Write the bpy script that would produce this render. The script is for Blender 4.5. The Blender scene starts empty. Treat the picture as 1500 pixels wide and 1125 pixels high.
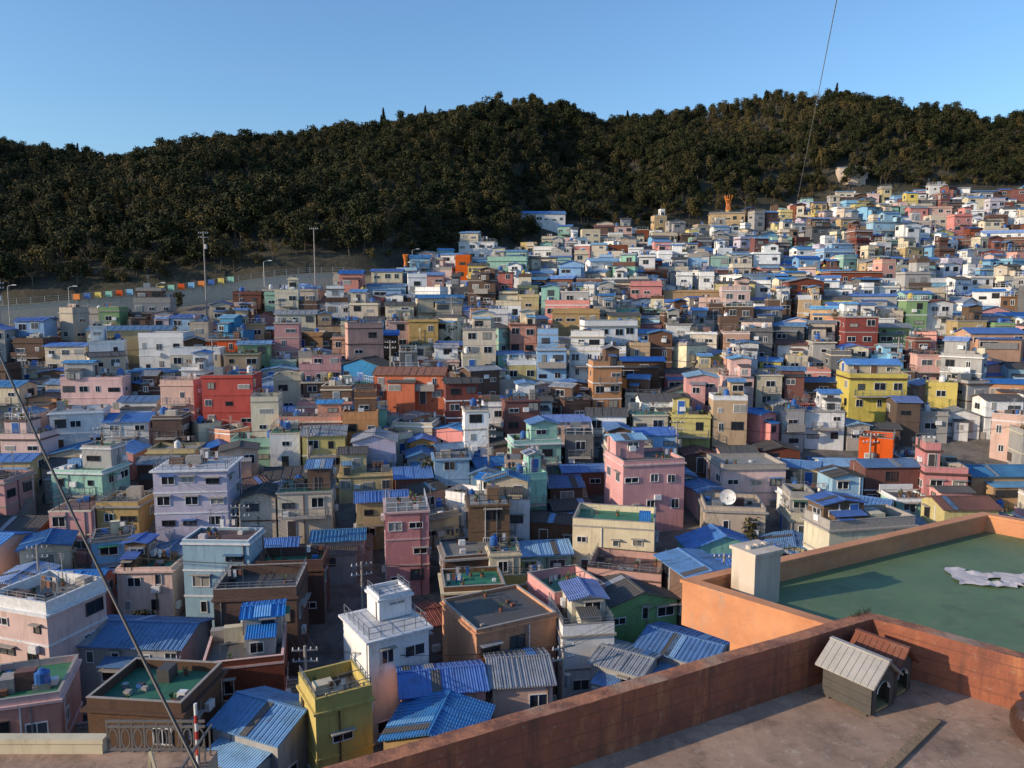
import bpy, math, random
from mathutils import Vector, Matrix, noise as mnoise
R = random.Random(11)
scene = bpy.context.scene
COL = scene.collection

# ---------------------------------------------------------------- materials
class N:
    def __init__(s, name):
        s.m = bpy.data.materials.new(name); s.m.use_nodes = True
        s.t = s.m.node_tree; s.b = s.t.nodes['Principled BSDF']
    def n(s, typ, **kw):
        x = s.t.nodes.new(typ)
        for k, v in kw.items(): setattr(x, k, v)
        return x
    def l(s, a, b): s.t.links.new(a, b)
    def coord(s, scale=(1,1,1), src='Object'):
        tc = s.n('ShaderNodeTexCoord'); mp = s.n('ShaderNodeMapping')
        mp.inputs['Scale'].default_value = scale
        s.l(tc.outputs[src], mp.inputs['Vector']); return mp.outputs[0]
    def noise(s, vec, scale, detail=4, rough=.6):
        x = s.n('ShaderNodeTexNoise'); x.inputs['Scale'].default_value = scale
        x.inputs['Detail'].default_value = detail; x.inputs['Roughness'].default_value = rough
        s.l(vec, x.inputs['Vector']); return x.outputs['Fac']
    def ramp(s, fac, a, b, ca=(0,0,0,1), cb=(1,1,1,1)):
        r = s.n('ShaderNodeValToRGB'); e = r.color_ramp.elements
        e[0].position = a; e[1].position = b; e[0].color = ca; e[1].color = cb
        s.l(fac, r.inputs[0]); return r.outputs[0]
    def mix(s, fac, a, b, mode='MIX'):
        x = s.n('ShaderNodeMixRGB', blend_type=mode)
        for i, v in ((0, fac), (1, a), (2, b)):
            if hasattr(v, 'is_linked'): s.l(v, x.inputs[i])
            elif i == 0: x.inputs[0].default_value = v
            else: x.inputs[i].default_value = (*v, 1) if len(v) == 3 else v
        return x.outputs[0]
    def bump(s, h, st=.3, dist=.05):
        x = s.n('ShaderNodeBump'); x.inputs['Strength'].default_value = st
        x.inputs['Distance'].default_value = dist
        s.l(h, x.inputs['Height']); s.l(x.outputs[0], s.b.inputs['Normal'])
    def col(s, c):
        if hasattr(c, 'is_linked'): s.l(c, s.b.inputs['Base Color'])
        else: s.b.inputs['Base Color'].default_value = (*c, 1)
    def rough(s, r): s.b.inputs['Roughness'].default_value = r
    def vary(s, c, v0=.8, v1=1.15, h=.015):
        oi = s.n('ShaderNodeObjectInfo'); hs = s.n('ShaderNodeHueSaturation')
        mr = s.n('ShaderNodeMapRange'); mr.inputs['To Min'].default_value = v0; mr.inputs['To Max'].default_value = v1
        s.l(oi.outputs['Random'], mr.inputs['Value']); s.l(mr.outputs[0], hs.inputs['Value'])
        ml = s.n('ShaderNodeMath', operation='MULTIPLY'); ml.inputs[1].default_value = 7.13
        fr = s.n('ShaderNodeMath', operation='FRACT')
        s.l(oi.outputs['Random'], ml.inputs[0]); s.l(ml.outputs[0], fr.inputs[0])
        m2 = s.n('ShaderNodeMapRange'); m2.inputs['To Min'].default_value = .5-h; m2.inputs['To Max'].default_value = .5+h
        s.l(fr.outputs[0], m2.inputs['Value']); s.l(m2.outputs[0], hs.inputs['Hue'])
        ms = s.n('ShaderNodeMath', operation='MULTIPLY'); ms.inputs[1].default_value = 3.71
        fs = s.n('ShaderNodeMath', operation='FRACT'); s.l(oi.outputs['Random'], ms.inputs[0]); s.l(ms.outputs[0], fs.inputs[0])
        m3 = s.n('ShaderNodeMapRange'); m3.inputs['To Min'].default_value = .8; m3.inputs['To Max'].default_value = 1.2
        s.l(fs.outputs[0], m3.inputs['Value']); s.l(m3.outputs[0], hs.inputs['Saturation'])
        s.l(c, hs.inputs['Color']); return hs.outputs[0]

MATS = {}
def wallmat(name, c, stain=.55, brick=False, rough=.88):
    a = N(name)
    st = a.noise(a.coord((1.3,1.3,.22)), 1.6, 6, .65)
    dark = tuple(v*(1-stain) for v in c)
    warm = (dark[0]*1.05, dark[1]*.97, dark[2]*.88)
    col = a.mix(a.ramp(st, .5, .76), c, warm)
    blot = a.noise(a.coord((1,1,1)), .45, 3)
    col = a.mix(a.ramp(blot, .4, .65), col, tuple(min(1, v*1.0)*.84 for v in c))
    fine = a.noise(a.coord(), 22, 3)
    if brick:
        tc = a.n('ShaderNodeTexCoord'); sx = a.n('ShaderNodeSeparateXYZ'); ad = a.n('ShaderNodeMath', operation='ADD')
        cb = a.n('ShaderNodeCombineXYZ')
        a.l(tc.outputs['Object'], sx.inputs[0]); a.l(sx.outputs[0], ad.inputs[0]); a.l(sx.outputs[1], ad.inputs[1])
        a.l(ad.outputs[0], cb.inputs[0]); a.l(sx.outputs[2], cb.inputs[1])
        bt = a.n('ShaderNodeTexBrick'); bt.inputs['Scale'].default_value = 2.2
        bt.inputs['Mortar Size'].default_value = .018
        bt.inputs['Color1'].default_value = (1,1,1,1); bt.inputs['Color2'].default_value = (.6,.6,.6,1)
        bt.inputs['Mortar'].default_value = (1.5,1.5,1.4,1)
        a.l(cb.outputs[0], bt.inputs[0])
        col = a.mix(.8, col, bt.outputs['Color'], 'MULTIPLY')
    col = a.vary(col,.78,1.1); a.col(col); a.rough(rough); a.bump(fine, .25, .03)
    MATS[name] = a.m; return a.m

WALLS = {
 'white':(.80,.80,.79),'cream':(.66,.58,.43),'pink':(.66,.31,.28),'salmon':(.58,.32,.22),'mint':(.28,.52,.42),
 'skyblue':(.26,.46,.66),'tan':(.50,.35,.18),'grey':(.38,.37,.36),'yellow':(.64,.52,.20),'lavender':(.52,.48,.58),
 'darkbrown':(.12,.068,.05),'green':(.22,.36,.18),'beige':(.54,.46,.36),'blue':(.06,.24,.50),'orange':(.56,.25,.09),'palepink':(.70,.49,.44),'darkgrey':(.14,.14,.145),'coral':(.58,.14,.08)}
for k, c in WALLS.items(): wallmat('plaster_'+k, c)
wallmat('brick_red', (.21,.07,.05), .4, True)
wallmat('brick_brown', (.15,.085,.055), .4, True)

def roofmat(name, c, corr=False, rough=.6, stain=.5):
    a = N(name)
    f = a.noise(a.coord(), .9, 6, .7)
    col = a.mix(a.ramp(f, .45, .75), c, tuple(v*(1-stain)+.02 for v in c))
    f2 = a.noise(a.coord(), 4, 4, .7)
    col = a.mix(a.ramp(f2, .58, .75, (0,0,0,1), (.5,.5,.5,1)), col, (.26,.21,.18))
    col = a.vary(col, .7, 1.2, .02); a.col(col); a.rough(rough)
    if corr:
        w = a.n('ShaderNodeTexWave'); w.inputs['Scale'].default_value = 1.6; w.bands_direction = 'X'
        a.l(a.coord(), w.inputs['Vector']); a.bump(w.outputs['Fac'], .6, .06)
    else:
        a.bump(a.noise(a.coord(), 12, 4), .3, .03)
    MATS[name] = a.m
roofmat('roof_blue', (.075,.20,.46), True, .5)
roofmat('roof_skyblue', (.18,.36,.62), True, .5)
roofmat('roof_greymetal', (.30,.32,.35), True, .5)
roofmat('roof_slate', (.085,.08,.078), True, .8)
roofmat('roof_redbrown', (.22,.085,.06), True, .8)
roofmat('deck_green', (.05,.18,.11)); roofmat('deck_grey', (.25,.24,.22)); roofmat('deck_dark', (.09,.085,.08))
roofmat('deck_lightgrey', (.45,.46,.48)); roofmat('deck_rust', (.17,.09,.06)); roofmat('deck_blue',(.08,.2,.42))
def simple(name, c, rough=.7, metal=0, bump=0):
    a = N(name); f = a.noise(a.coord(), 3, 4)
    a.col(a.mix(a.ramp(f, .4, .7), c, tuple(v*.75 for v in c))); a.rough(rough)
    a.b.inputs['Metallic'].default_value = metal
    if bump: a.bump(a.noise(a.coord(), 15, 4), bump, .03)
    MATS[name] = a.m; return a.m
def glass(name, c, r=.12):
    a = N(name); a.col(c); a.rough(r); a.b.inputs['IOR'].default_value = 1.5
    MATS[name] = a.m
glass('glass_dark', (.018,.022,.028)); glass('glass_mid', (.07,.08,.09), .25); glass('glass_curtain', (.28,.27,.24), .4)
simple('frame_white', (.72,.72,.72), .5); simple('frame_dark', (.06,.05,.05), .5); simple('door_brown', (.14,.07,.04), .6)
simple('concrete', (.34,.31,.28), .9, 0, .4); simple('tank_blue', (.03,.12,.38), .45); simple('tank_yellow', (.5,.38,.06), .5)
simple('metal_grey', (.35,.36,.37), .4, .6); simple('steel_dark', (.04,.04,.045), .5); simple('pot_terracotta', (.22,.09,.05), .8)
simple('cloth', (.55,.5,.5), .9); simple('plant_leaf', (.05,.09,.03), .8); simple('orange_paint', (.75,.22,.03), .6)
simple('jar_brown', (.06,.03,.02), .25); simple('cable_rubber', (.03,.028,.026), .5); simple('wire_light', (.4,.38,.33), .5)
simple('red_paint', (.45,.04,.03), .5); simple('bark', (.10,.075,.055), .95, 0, .5); simple('rail_iron', (.15,.14,.13), .5)

# ---------------------------------------------------------------- mesh builder
class B:
    def __init__(s): s.v=[]; s.f=[]; s.mi=[]; s.ml=[]
    def m(s, name):
        if name not in s.ml: s.ml.append(name)
        return s.ml.index(name)
    def quad(s, p, mat):
        i = len(s.v); s.v += p; s.f.append(tuple(range(i, i+len(p)))); s.mi.append(s.m(mat))
    def box(s, x0,x1,y0,y1,z0,z1, mat, topmat=None):
        i = len(s.v)
        s.v += [(x0,y0,z0),(x1,y0,z0),(x1,y1,z0),(x0,y1,z0),(x0,y0,z1),(x1,y0,z1),(x1,y1,z1),(x0,y1,z1)]
        s.f += [(i+3,i+2,i+1,i),(i+4,i+5,i+6,i+7),(i,i+1,i+5,i+4),(i+1,i+2,i+6,i+5),(i+2,i+3,i+7,i+6),(i+3,i,i+4,i+7)]
        k = s.m(mat); s.mi += [k, s.m(topmat) if topmat else k, k,k,k,k]
    def obox(s, o, u, n, a0,a1, z0,z1, n0,n1, mat):
        i = len(s.v)
        P = lambda a,b,z: (o[0]+u[0]*a+n[0]*b, o[1]+u[1]*a+n[1]*b, z)
        s.v += [P(a0,n0,z0),P(a1,n0,z0),P(a1,n1,z0),P(a0,n1,z0),P(a0,n0,z1),P(a1,n0,z1),P(a1,n1,z1),P(a0,n1,z1)]
        s.f += [(i+3,i+2,i+1,i),(i+4,i+5,i+6,i+7),(i,i+1,i+5,i+4),(i+1,i+2,i+6,i+5),(i+2,i+3,i+7,i+6),(i+3,i,i+4,i+7)]
        s.mi += [s.m(mat)]*6
    def cyl(s, x,y,z0,z1,r0,r1,n,mat, dx=0, dy=0):
        i = len(s.v)
        for k in range(n):
            a = 2*math.pi*k/n
            s.v.append((x+r0*math.cos(a), y+r0*math.sin(a), z0))
        for k in range(n):
            a = 2*math.pi*k/n
            s.v.append((x+dx+r1*math.cos(a), y+dy+r1*math.sin(a), z1))
        m = s.m(mat)
        for k in range(n):
            s.f.append((i+k, i+(k+1)%n, i+n+(k+1)%n, i+n+k)); s.mi.append(m)
        s.f.append(tuple(range(i+n, i+2*n))); s.mi.append(m)
    def limb(s, p, q, r0, r1, n, mat):
        p=Vector(p); q=Vector(q); d=(q-p)
        if d.length<1e-5: return
        d.normalize(); a=d.orthogonal().normalized(); b=d.cross(a); i=len(s.v); m=s.m(mat)
        for c,r in ((p,r0),(q,r1)):
            for k in range(n):
                t=2*math.pi*k/n; w=c+a*(r*math.cos(t))+b*(r*math.sin(t)); s.v.append(tuple(w))
        for k in range(n):
            s.f.append((i+k,i+(k+1)%n,i+n+(k+1)%n,i+n+k)); s.mi.append(m)
    def build(s, name, loc=(0,0,0), rot=0, link=True, smooth=False):
        me = bpy.data.meshes.new(name); me.from_pydata(s.v, [], s.f)
        for k in s.ml: me.materials.append(MATS[k])
        me.polygons.foreach_set('material_index', s.mi)
        if smooth: me.polygons.foreach_set('use_smooth', [True]*len(s.f))
        me.update()
        o = bpy.data.objects.new(name, me); o.location = loc; o.rotation_euler = (0,0,rot)
        if link: COL.objects.link(o)
        return o

# ---------------------------------------------------------------- terrain
def interp(x, pts):
    if x <= pts[0][0]: return pts[0][1]
    for (a,fa),(b,fb) in zip(pts, pts[1:]):
        if x <= b: return fa+(fb-fa)*(x-a)/(b-a)
    return pts[-1][1]
def ss(a,b,x):
    t=max(0,min(1,(x-a)/(b-a))); return t*t*(3-2*t)
VP=[(-60,-10),(0,-13),(12,-16),(30,-29),(45,-35),(60,-34.5),(75,-31.5),(90,-27.5),(110,-22.5),(130,-15.5),(150,-9.5),(170,-4.5),(200,1.5),(250,13),(300,24.5),(400,45)]
RIDGE=[(-900,40),(-420,60),(-330,74),(-259,71),(-207,65.5),(-160,60),(-131,71.5),(-100,75),(-66,80.5),(-17,89),(7,92),(28,89),(47,81),(73,84),(104,89),(132,96.5),(156,94),(191,90.5),(226,87),(240,81),(262,87),(330,88),(450,70),(900,40)]
EDGE=[(-200,160),(-110,162),(-60,178),(-42,184),(-33,184),(-18,215),(0,237),(15,258),(60,280),(110,305),(220,312),(400,318)]
def RO(x): return .4+3.0*(1-ss(-40,0,x))
def village(x,y):
    z=interp(y,VP)
    z+=9*ss(60,150,x)*ss(190,300,y)+3*math.exp(-((x+48)/26)**2)*ss(150,182,y)
    return z
def terr(x,y):
    E=interp(x,EDGE)
    if y<=E+4.6: z=village(x,min(y,E))
    else:
        zE=village(x,E)+RO(x); H=interp(x,RIDGE)
        if y<=400:
            t=(y-E)/(400-E)
            z=zE+(H-zE)*(t**.88)
            z+=math.sin(math.pi*t)*(12*mnoise.noise(Vector((x/38,y/90,1.7)))+4*mnoise.noise(Vector((x/14,y/20,4.7))))
        else:
            z=max(H-(y-400)**1.3*.09, 5)
    return z
xs=[-4000,-2500,-1500,-1000,-700]+[-500+i*6 for i in range(168)]+[700,1000,1500,2500,4000]
ys=[-3000,-1200,-500,-200,-100]+[-60+i*5 for i in range(112)]+[520,600,800,1200,2000,3500,6000]
v=[(x,y,terr(x,y)) for y in ys for x in xs]; nx=len(xs)
f=[(j*nx+i,j*nx+i+1,(j+1)*nx+i+1,(j+1)*nx+i) for j in range(len(ys)-1) for i in range(nx-1)]
me=bpy.data.meshes.new('ground_terrain'); me.from_pydata(v,[],f)
a=N('hillside_soil'); n1=a.noise(a.coord(),.08,5); n2=a.noise(a.coord(),.9,6)
c=a.mix(a.ramp(n1,.4,.6),(.05,.042,.026),(.034,.034,.018)); c=a.mix(a.ramp(n2,.5,.75),c,(.09,.072,.05)); a.col(c); a.rough(.95); a.bump(n2,.5,.3)
me.materials.append(a.m); g=bpy.data.objects.new('ground_terrain',me); COL.objects.link(g)
me.polygons.foreach_set('use_smooth',[True]*len(f))

a=N('village_paving'); n2=a.noise(a.coord(),.6,6); c=a.mix(a.ramp(n2,.4,.65),(.17,.15,.135),(.08,.075,.065)); a.col(c); a.rough(.9); a.bump(n2,.4,.1)
v=[];f=[]
cols=[i*5-230 for i in range(100)]
rows=[i/40 for i in range(41)]
for x in cols:
    E=interp(x,EDGE)-1
    for r in rows:
        y=38+(E-38)*r; v.append((x,y,terr(x,y)+.12))
for i in range(len(cols)-1):
    for j in range(40):
        k=i*41+j; f.append((k,k+41,k+42,k+1))
me=bpy.data.meshes.new('village_lanes'); me.from_pydata(v,[],f); me.materials.append(a.m); COL.objects.link(bpy.data.objects.new('village_lanes',me))

# ---------------------------------------------------------------- houses
def window(b,o,u,n,a,z,w,h,det,rng):
    gm=rng.choice(['glass_dark','glass_dark','glass_dark','glass_mid','glass_curtain'])
    fm='frame_white' if rng.random()<.7 else 'frame_dark'
    if det>=2:
        t=.06
        b.obox(o,u,n,a,a+w,z,z+h,-.02,.015,gm)
        b.obox(o,u,n,a-t,a+w+t,z-t,z,-.02,.09,fm); b.obox(o,u,n,a-t,a+w+t,z+h,z+h+t,-.02,.09,fm)
        b.obox(o,u,n,a-t,a,z,z+h,-.02,.088,fm); b.obox(o,u,n,a+w,a+w+t,z,z+h,-.02,.088,fm)
        if w>.8: b.obox(o,u,n,a+w/2-.03,a+w/2+.03,z,z+h,.012,.06,fm)
        r=rng.random()
        if r<.35: b.obox(o,u,n,a-.2,a+w+.2,z+h+.12,z+h+.2,-.02,.45,'concrete')
        elif r<.45: b.obox(o,u,n,a-.15,a+w+.15,z+h+.1,z+h+.16,-.02,.6,rng.choice(['roof_blue','roof_greymetal','deck_green']))
        if rng.random()<.18:
            for k in range(1,6): b.obox(o,u,n,a+w*k/6-.012,a+w*k/6+.012,z,z+h,.12,.14,'steel_dark')
    else:
        b.obox(o,u,n,a-.07,a+w+.07,z-.07,z+h+.07,-.02,.05,fm)
        b.obox(o,u,n,a,a+w/2-.04,z,z+h,.0,.07,gm); b.obox(o,u,n,a+w/2+.04,a+w,z,z+h,.0,.07,gm)
def walls(b,cx,cy,w,d,z0,H,det,rng,doors=True,dens=.8):
    st=max(1,round(H/2.7)); sh=H/st
    sides=[((cx-w/2,cy-d/2),(1,0),(0,-1),w),((cx+w/2,cy-d/2),(0,1),(1,0),d),((cx-w/2,cy+d/2),(0,-1),(-1,0),d)]
    if det>=2: sides.append(((cx+w/2,cy+d/2),(-1,0),(0,1),w))
    for si,(o,u,n,L) in enumerate(sides):
        k=max(1,int(L/2.2)); sl=L/k
        dn=dens if si==0 else dens*.7
        style=rng.random()
        for s in range(st):
            for i in range(k):
                r=rng.random()
                if r>dn: continue
                if doors and s==0 and r<.16:
                    a=i*sl+sl/2-.45
                    b.obox(o,u,n,a-.07,a+.97,z0+.02,z0+2.1,-.02,.05,'frame_white')
                    b.obox(o,u,n,a,a+.9,z0+.05,z0+2.02,0,.07,rng.choice(['door_brown','tank_blue','metal_grey','frame_dark']))
                else:
                    ww=min(sl-.5,rng.choice([.55,.9,1.2,1.6]) if style<.6 else 1.3); hh=rng.choice([.55,.85,1.05])
                    if ww<.45: continue
                    zz=z0+s*sh+rng.choice([.95,.95,1.15])
                    window(b,o,u,n,i*sl+(sl-ww)/2+rng.uniform(-.25,.25)*(sl-ww),zz,ww,min(hh,sh-1.4),det,rng)
        if det>=2:
            for _ in range(rng.choice([0,1,1,2])):
                a=rng.uniform(.15,L-.3); b.obox(o,u,n,a,a+.08,z0-1,z0+H*rng.choice([1,1,.6]),.0,.1,rng.choice(['metal_grey','frame_white','concrete','deck_rust']))
        if det>=1 and rng.random()<.35:
            a=rng.uniform(.3,L-1.1); z=z0+rng.uniform(.3,max(.4,H-1.2)); b.obox(o,u,n,a,a+.8,z,z+.6,.05,.4,'frame_white')
def rail(b,x0,x1,y0,y1,z,h=.95,mat='metal_grey'):
    for (ax,ay,bx,by) in ((x0,y0,x1,y0),(x1,y0,x1,y1),(x0,y0,x0,y1)):
        L=math.hypot(bx-ax,by-ay); k=max(2,int(L/.9))
        for i in range(k+1):
            x=ax+(bx-ax)*i/k; y=ay+(by-ay)*i/k; b.box(x-.025,x+.025,y-.025,y+.025,z,z+h,mat)
        for zz in (z+h,z+h*.5):
            b.box(min(ax,bx)-.02,max(ax,bx)+.02,min(ay,by)-.02,max(ay,by)+.02,zz-.02,zz+.02,mat)
def tank(b,x,y,z,rng):
    m=rng.choice(['tank_blue']*5+['tank_yellow','frame_white','frame_white'])
    r=rng.uniform(.35,.55)
    b.box(x-r,x+r,y-r,y+r,z,z+.3,'concrete')
    b.cyl(x,y,z+.3,z+1.1,r,r*.97,12,m); b.cyl(x,y,z+1.1,z+1.28,r*.97,r*.35,12,m); b.cyl(x,y,z+1.28,z+1.36,r*.3,r*.3,8,m)
def pitched(b,cx,cy,w,d,z,wall,rm,det,axis,rng,pitch=.2):
    ov=.3; hw=w/2+ov; hd=d/2+ov
    if axis=='x': P=lambda s,t,zz:(cx+s,cy+t,zz); L=hw; D=hd; wL=w/2; wD=d/2
    else: P=lambda s,t,zz:(cx+t,cy+s,zz); L=hd; D=hw; wL=d/2; wD=w/2
    hgt=D*2*pitch; e=z-.02; t=.1
    for sg in (-1,1):
        def slab(s0,s1,o0,o1,m):
            a=[P(s0,sg*D,e+o0),P(s1,sg*D,e+o0),P(s1,0,e+hgt+o0),P(s0,0,e+hgt+o0)]
            c=[P(s0,sg*D,e+o1),P(s1,sg*D,e+o1),P(s1,0,e+hgt+o1),P(s0,0,e+hgt+o1)]
            b.quad(c,m); b.quad(a,m); b.quad([a[0],a[1],c[1],c[0]],m); b.quad([a[1],a[2],c[2],c[1]],m); b.quad([a[3],a[0],c[0],c[3]],m)
        slab(-L,L,0,t,rm)
        if det>=1:
            k=int(2*L/(.4 if det>=2 else 1.1))
            for i in range(k+1):
                s=-L+.03+(2*L-.06)*i/k; slab(s-.025,s+.025,t-.01,t+.04,rm)
        if det>=2:
            for _ in range(rng.randint(0,2)):
                s=rng.uniform(-L+.4,L-1.4); slab(s,s+rng.uniform(.4,.9),t+.045,t+.06,rng.choice(['roof_greymetal','roof_skyblue','roof_blue','roof_slate']))
    for sg in (-1,1):
        b.quad([P(sg*wL,-wD,z-.03),P(sg*wL,wD,z-.03),P(sg*wL,0,z-.05+hgt*.97)],wall)
    b.box(*( (cx-L,cx+L,cy-.12,cy+.12) if axis=='x' else (cx-.12,cx+.12,cy-L,cy+L)),e+hgt+.06,e+hgt+.16,rm)
def block(b,cx,cy,w,d,z0,H,wall,kind,rm,trim,det,rng,under=0,dens=.8,clutter=1,upper=True,tank_p=.45):
    b.box(cx-w/2,cx+w/2,cy-d/2,cy+d/2,z0-under,z0+H,wall)
    walls(b,cx,cy,w,d,z0,H,det,rng,True,dens)
    if under>5.5 and dens>.4:
        walls(b,cx,cy,w,d,z0-2.7,2.65,det,rng,True,dens*.6)
    st=max(1,round(H/2.7)); sh=H/st
    if st>1 and rng.random()<.55:
        for s in range(1,st):
            e=.07; b.box(cx-w/2-e,cx+w/2+e,cy-d/2-e,cy+d/2+e,z0+s*sh-.1,z0+s*sh+.06,trim)
    if rng.random()<.35 and st>1:
        bw=rng.uniform(.5,.95)*w; z=z0+sh*(st-1)
        b.box(cx-bw/2,cx+bw/2,cy-d/2-1.1,cy-d/2-.0,z-.12,z+.04,'concrete')
        if rng.random()<.5: rail(b,cx-bw/2+.05,cx+bw/2-.05,cy-d/2-1.05,cy-d/2-.05,z+.04)
        else:
            b.box(cx-bw/2,cx+bw/2,cy-d/2-1.1,cy-d/2-.98,z+.04,z+.95,trim)
    z=z0+H
    if kind=='flat':
        e=rng.choice([.0,.12,.25])+.04
        b.box(cx-w/2-e,cx+w/2+e,cy-d/2-e,cy+d/2+e,z-.02,z+.16,trim)
        z+=.16; ph=rng.choice([.25,.45,.7,.9]); t=.14
        x0,x1,y0,y1=cx-w/2,cx+w/2,cy-d/2,cy+d/2
        if rng.random()<.78:
            pm=wall if rng.random()<.7 else trim
            b.box(x0,x1,y0,y0+t,z,z+ph,pm); b.box(x0,x1,y1-t,y1,z,z+ph,pm)
            b.box(x0,x0+t,y0+t,y1-t,z,z+ph,pm); b.box(x1-t,x1,y0+t,y1-t,z,z+ph,pm)
            cp=trim if rng.random()<.5 else 'concrete'; q=.03
            b.box(x0-q,x1+q,y0-q,y0+t+q,z+ph,z+ph+.05,cp); b.box(x0-q,x1+q,y1-t-q,y1+q,z+ph,z+ph+.05,cp)
            b.box(x0-q,x0+t+q,y0+t+q,y1-t-q,z+ph,z+ph+.05,cp); b.box(x1-t-q,x1+q,y0+t+q,y1-t-q,z+ph,z+ph+.05,cp)
            if rng.random()<.3: rail(b,x0+.07,x1-.07,y0+.07,y1-.07,z+ph+.05,.5)
        else: rail(b,x0+.1,x1-.1,y0+.1,y1-.1,z,.95,rng.choice(['metal_grey','frame_white','steel_dark']))
        b.box(x0+t,x1-t,y0+t,y1-t,z-.01,z+.03,rm); z+=.03
        ux=None
        if upper and rng.random()<.55 and w>4.2:
            uw=w*rng.uniform(.35,.7); ud=d*rng.uniform(.45,.85); sx=rng.choice([-1,1])
            ucx=cx+sx*(w-uw-.4)/2; ucy=cy+(d-ud-.4)/2; ux=(sx,uw)
            k2=rng.choice(['flat','gable','gable'])
            block(b,ucx,ucy,uw,ud,z,rng.uniform(2.1,2.6),wall if rng.random()<.6 else rng.choice(['plaster_white','plaster_grey','plaster_cream','brick_brown']),k2,
                  rm if k2=='flat' else rng.choice(['roof_blue','roof_blue','roof_skyblue','roof_greymetal','roof_slate']),trim,det,rng,0,.8,.5,False,.2)
        if clutter:
            def free():
                for _ in range(8):
                    x=rng.uniform(x0+.6,x1-.6); y=rng.uniform(y0+.6,y1-.6)
                    if ux is None or (x-cx)*ux[0] < w/2-ux[1]-.8: return x,y
                return None
            if rng.random()<tank_p:
                p=free()
                if p: tank(b,p[0],p[1],z,rng)
            for _ in range(rng.randint(4,13) if det else rng.randint(1,4)):
                p=free()
                if not p: continue
                x,y=p; r=rng.random()
                if r<.45:
                    s=rng.uniform(.08,.3); b.box(x-s,x+s*1.2,y-s,y+s,z,z+s*1.6,rng.choice(['concrete','cloth','metal_grey','pot_terracotta','frame_white','tank_blue','deck_rust','frame_dark','frame_dark']))
                elif r<.78:
                    b.cyl(x,y,z,z+.3,.13,.19,8,'pot_terracotta')
                    for q in range(9):
                        a=rng.uniform(0,6.28); rr=rng.uniform(.1,.35); zz=z+rng.uniform(.35,.8)
                        b.quad([(x,y,z+.3),(x+rr*math.cos(a),y+rr*math.sin(a),zz),(x+rr*math.cos(a+.8),y+rr*math.sin(a+.8),zz-.1)],'plant_leaf')
                elif r<.88:
                    L=rng.uniform(.8,1.8); q_=rng.uniform(.6,1.2); b.box(x-L/2,x+L/2,y-q_/2,y+q_/2,z,z+rng.uniform(.5,1.4),rng.choice(['metal_grey','concrete','plaster_cream','roof_blue','deck_rust','deck_dark']))
                else:
                    L=rng.uniform(1.2,2); b.box(x-L/2,x-L/2+.04,y,y+.04,z,z+1.5,'metal_grey'); b.box(x+L/2,x+L/2+.04,y,y+.04,z,z+1.5,'metal_grey'); b.box(x-L/2,x+L/2,y,y+.03,z+1.45,z+1.5,'metal_grey')
                    if rng.random()<.5:
                        for q in range(3):
                            xx=x-L/2+.1+q*L/3; b.box(xx,xx+L/5,y-.01,y+.01,z+rng.uniform(.6,1),z+1.44,rng.choice(['cloth','pot_terracotta','tank_blue','frame_white','frame_dark']))
            if rng.random()<.35:
                x=rng.uniform(x0+.3,x1-.3); y=y1-.3; hh=rng.uniform(1.5,3.2); b.box(x-.03,x+.03,y-.03,y+.03,z,z+hh,'metal_grey')
                for q in range(4): b.box(x-.4+q*.05,x+.4-q*.05,y-.015,y+.015,z+hh-.1-q*.16,z+hh-.07-q*.16,'metal_grey')
    else:
        axis='x' if w>=d else 'y'
        if rng.random()<.2: axis='y' if axis=='x' else 'x'
        pitched(b,cx,cy,w,d,z,wall,rm,det,axis,rng,rng.uniform(.08,.17))
        if rng.random()<.5:
            lw=w*rng.uniform(.4,.9); ld=rng.uniform(1.2,2.2); lx=cx+rng.uniform(-1,1)*(w-lw)/2; lz=z-rng.uniform(.5,.9); y1_=cy-d/2
            m2=rng.choice(['roof_blue','roof_skyblue','roof_greymetal','roof_slate',rm])
            b.quad([(lx-lw/2,y1_-ld,lz-.3),(lx+lw/2,y1_-ld,lz-.3),(lx+lw/2,y1_,lz),(lx-lw/2,y1_,lz)],m2)
            b.box(lx-lw/2+.1,lx+lw/2-.1,y1_-ld+.25,y1_,z0-under,lz-.32,wall)
            window(b,(lx-lw/2+.1,y1_-ld+.25),(1,0),(0,-1),.3,lz-1.5,max(.6,lw*.4),.8,det,rng)
def stairs(b,x,y,z0,H,w,sgn,mat):
    k=int(H/.19)
    for i in range(k): b.box(x,x+w,y+sgn*i*.24-.12,y+sgn*i*.24+.12,z0-1,z0+(i+1)*.19,mat)
PLACED=[]
CNAME={'plaster_white':'white_house','plaster_cream':'cream_house','plaster_pink':'pink_house','plaster_salmon':'salmon_house','plaster_mint':'mint_house','plaster_skyblue':'sky_blue_house','plaster_tan':'tan_house','plaster_grey':'grey_house','plaster_yellow':'yellow_house','plaster_lavender':'lavender_house','plaster_darkbrown':'brown_house','plaster_green':'green_house','plaster_beige':'beige_house','plaster_blue':'blue_house','plaster_orange':'orange_house','plaster_palepink':'pale_pink_house','plaster_darkgrey':'dark_grey_house','plaster_coral':'coral_house','brick_red':'red_brick_house','brick_brown':'brown_brick_house'}
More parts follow.
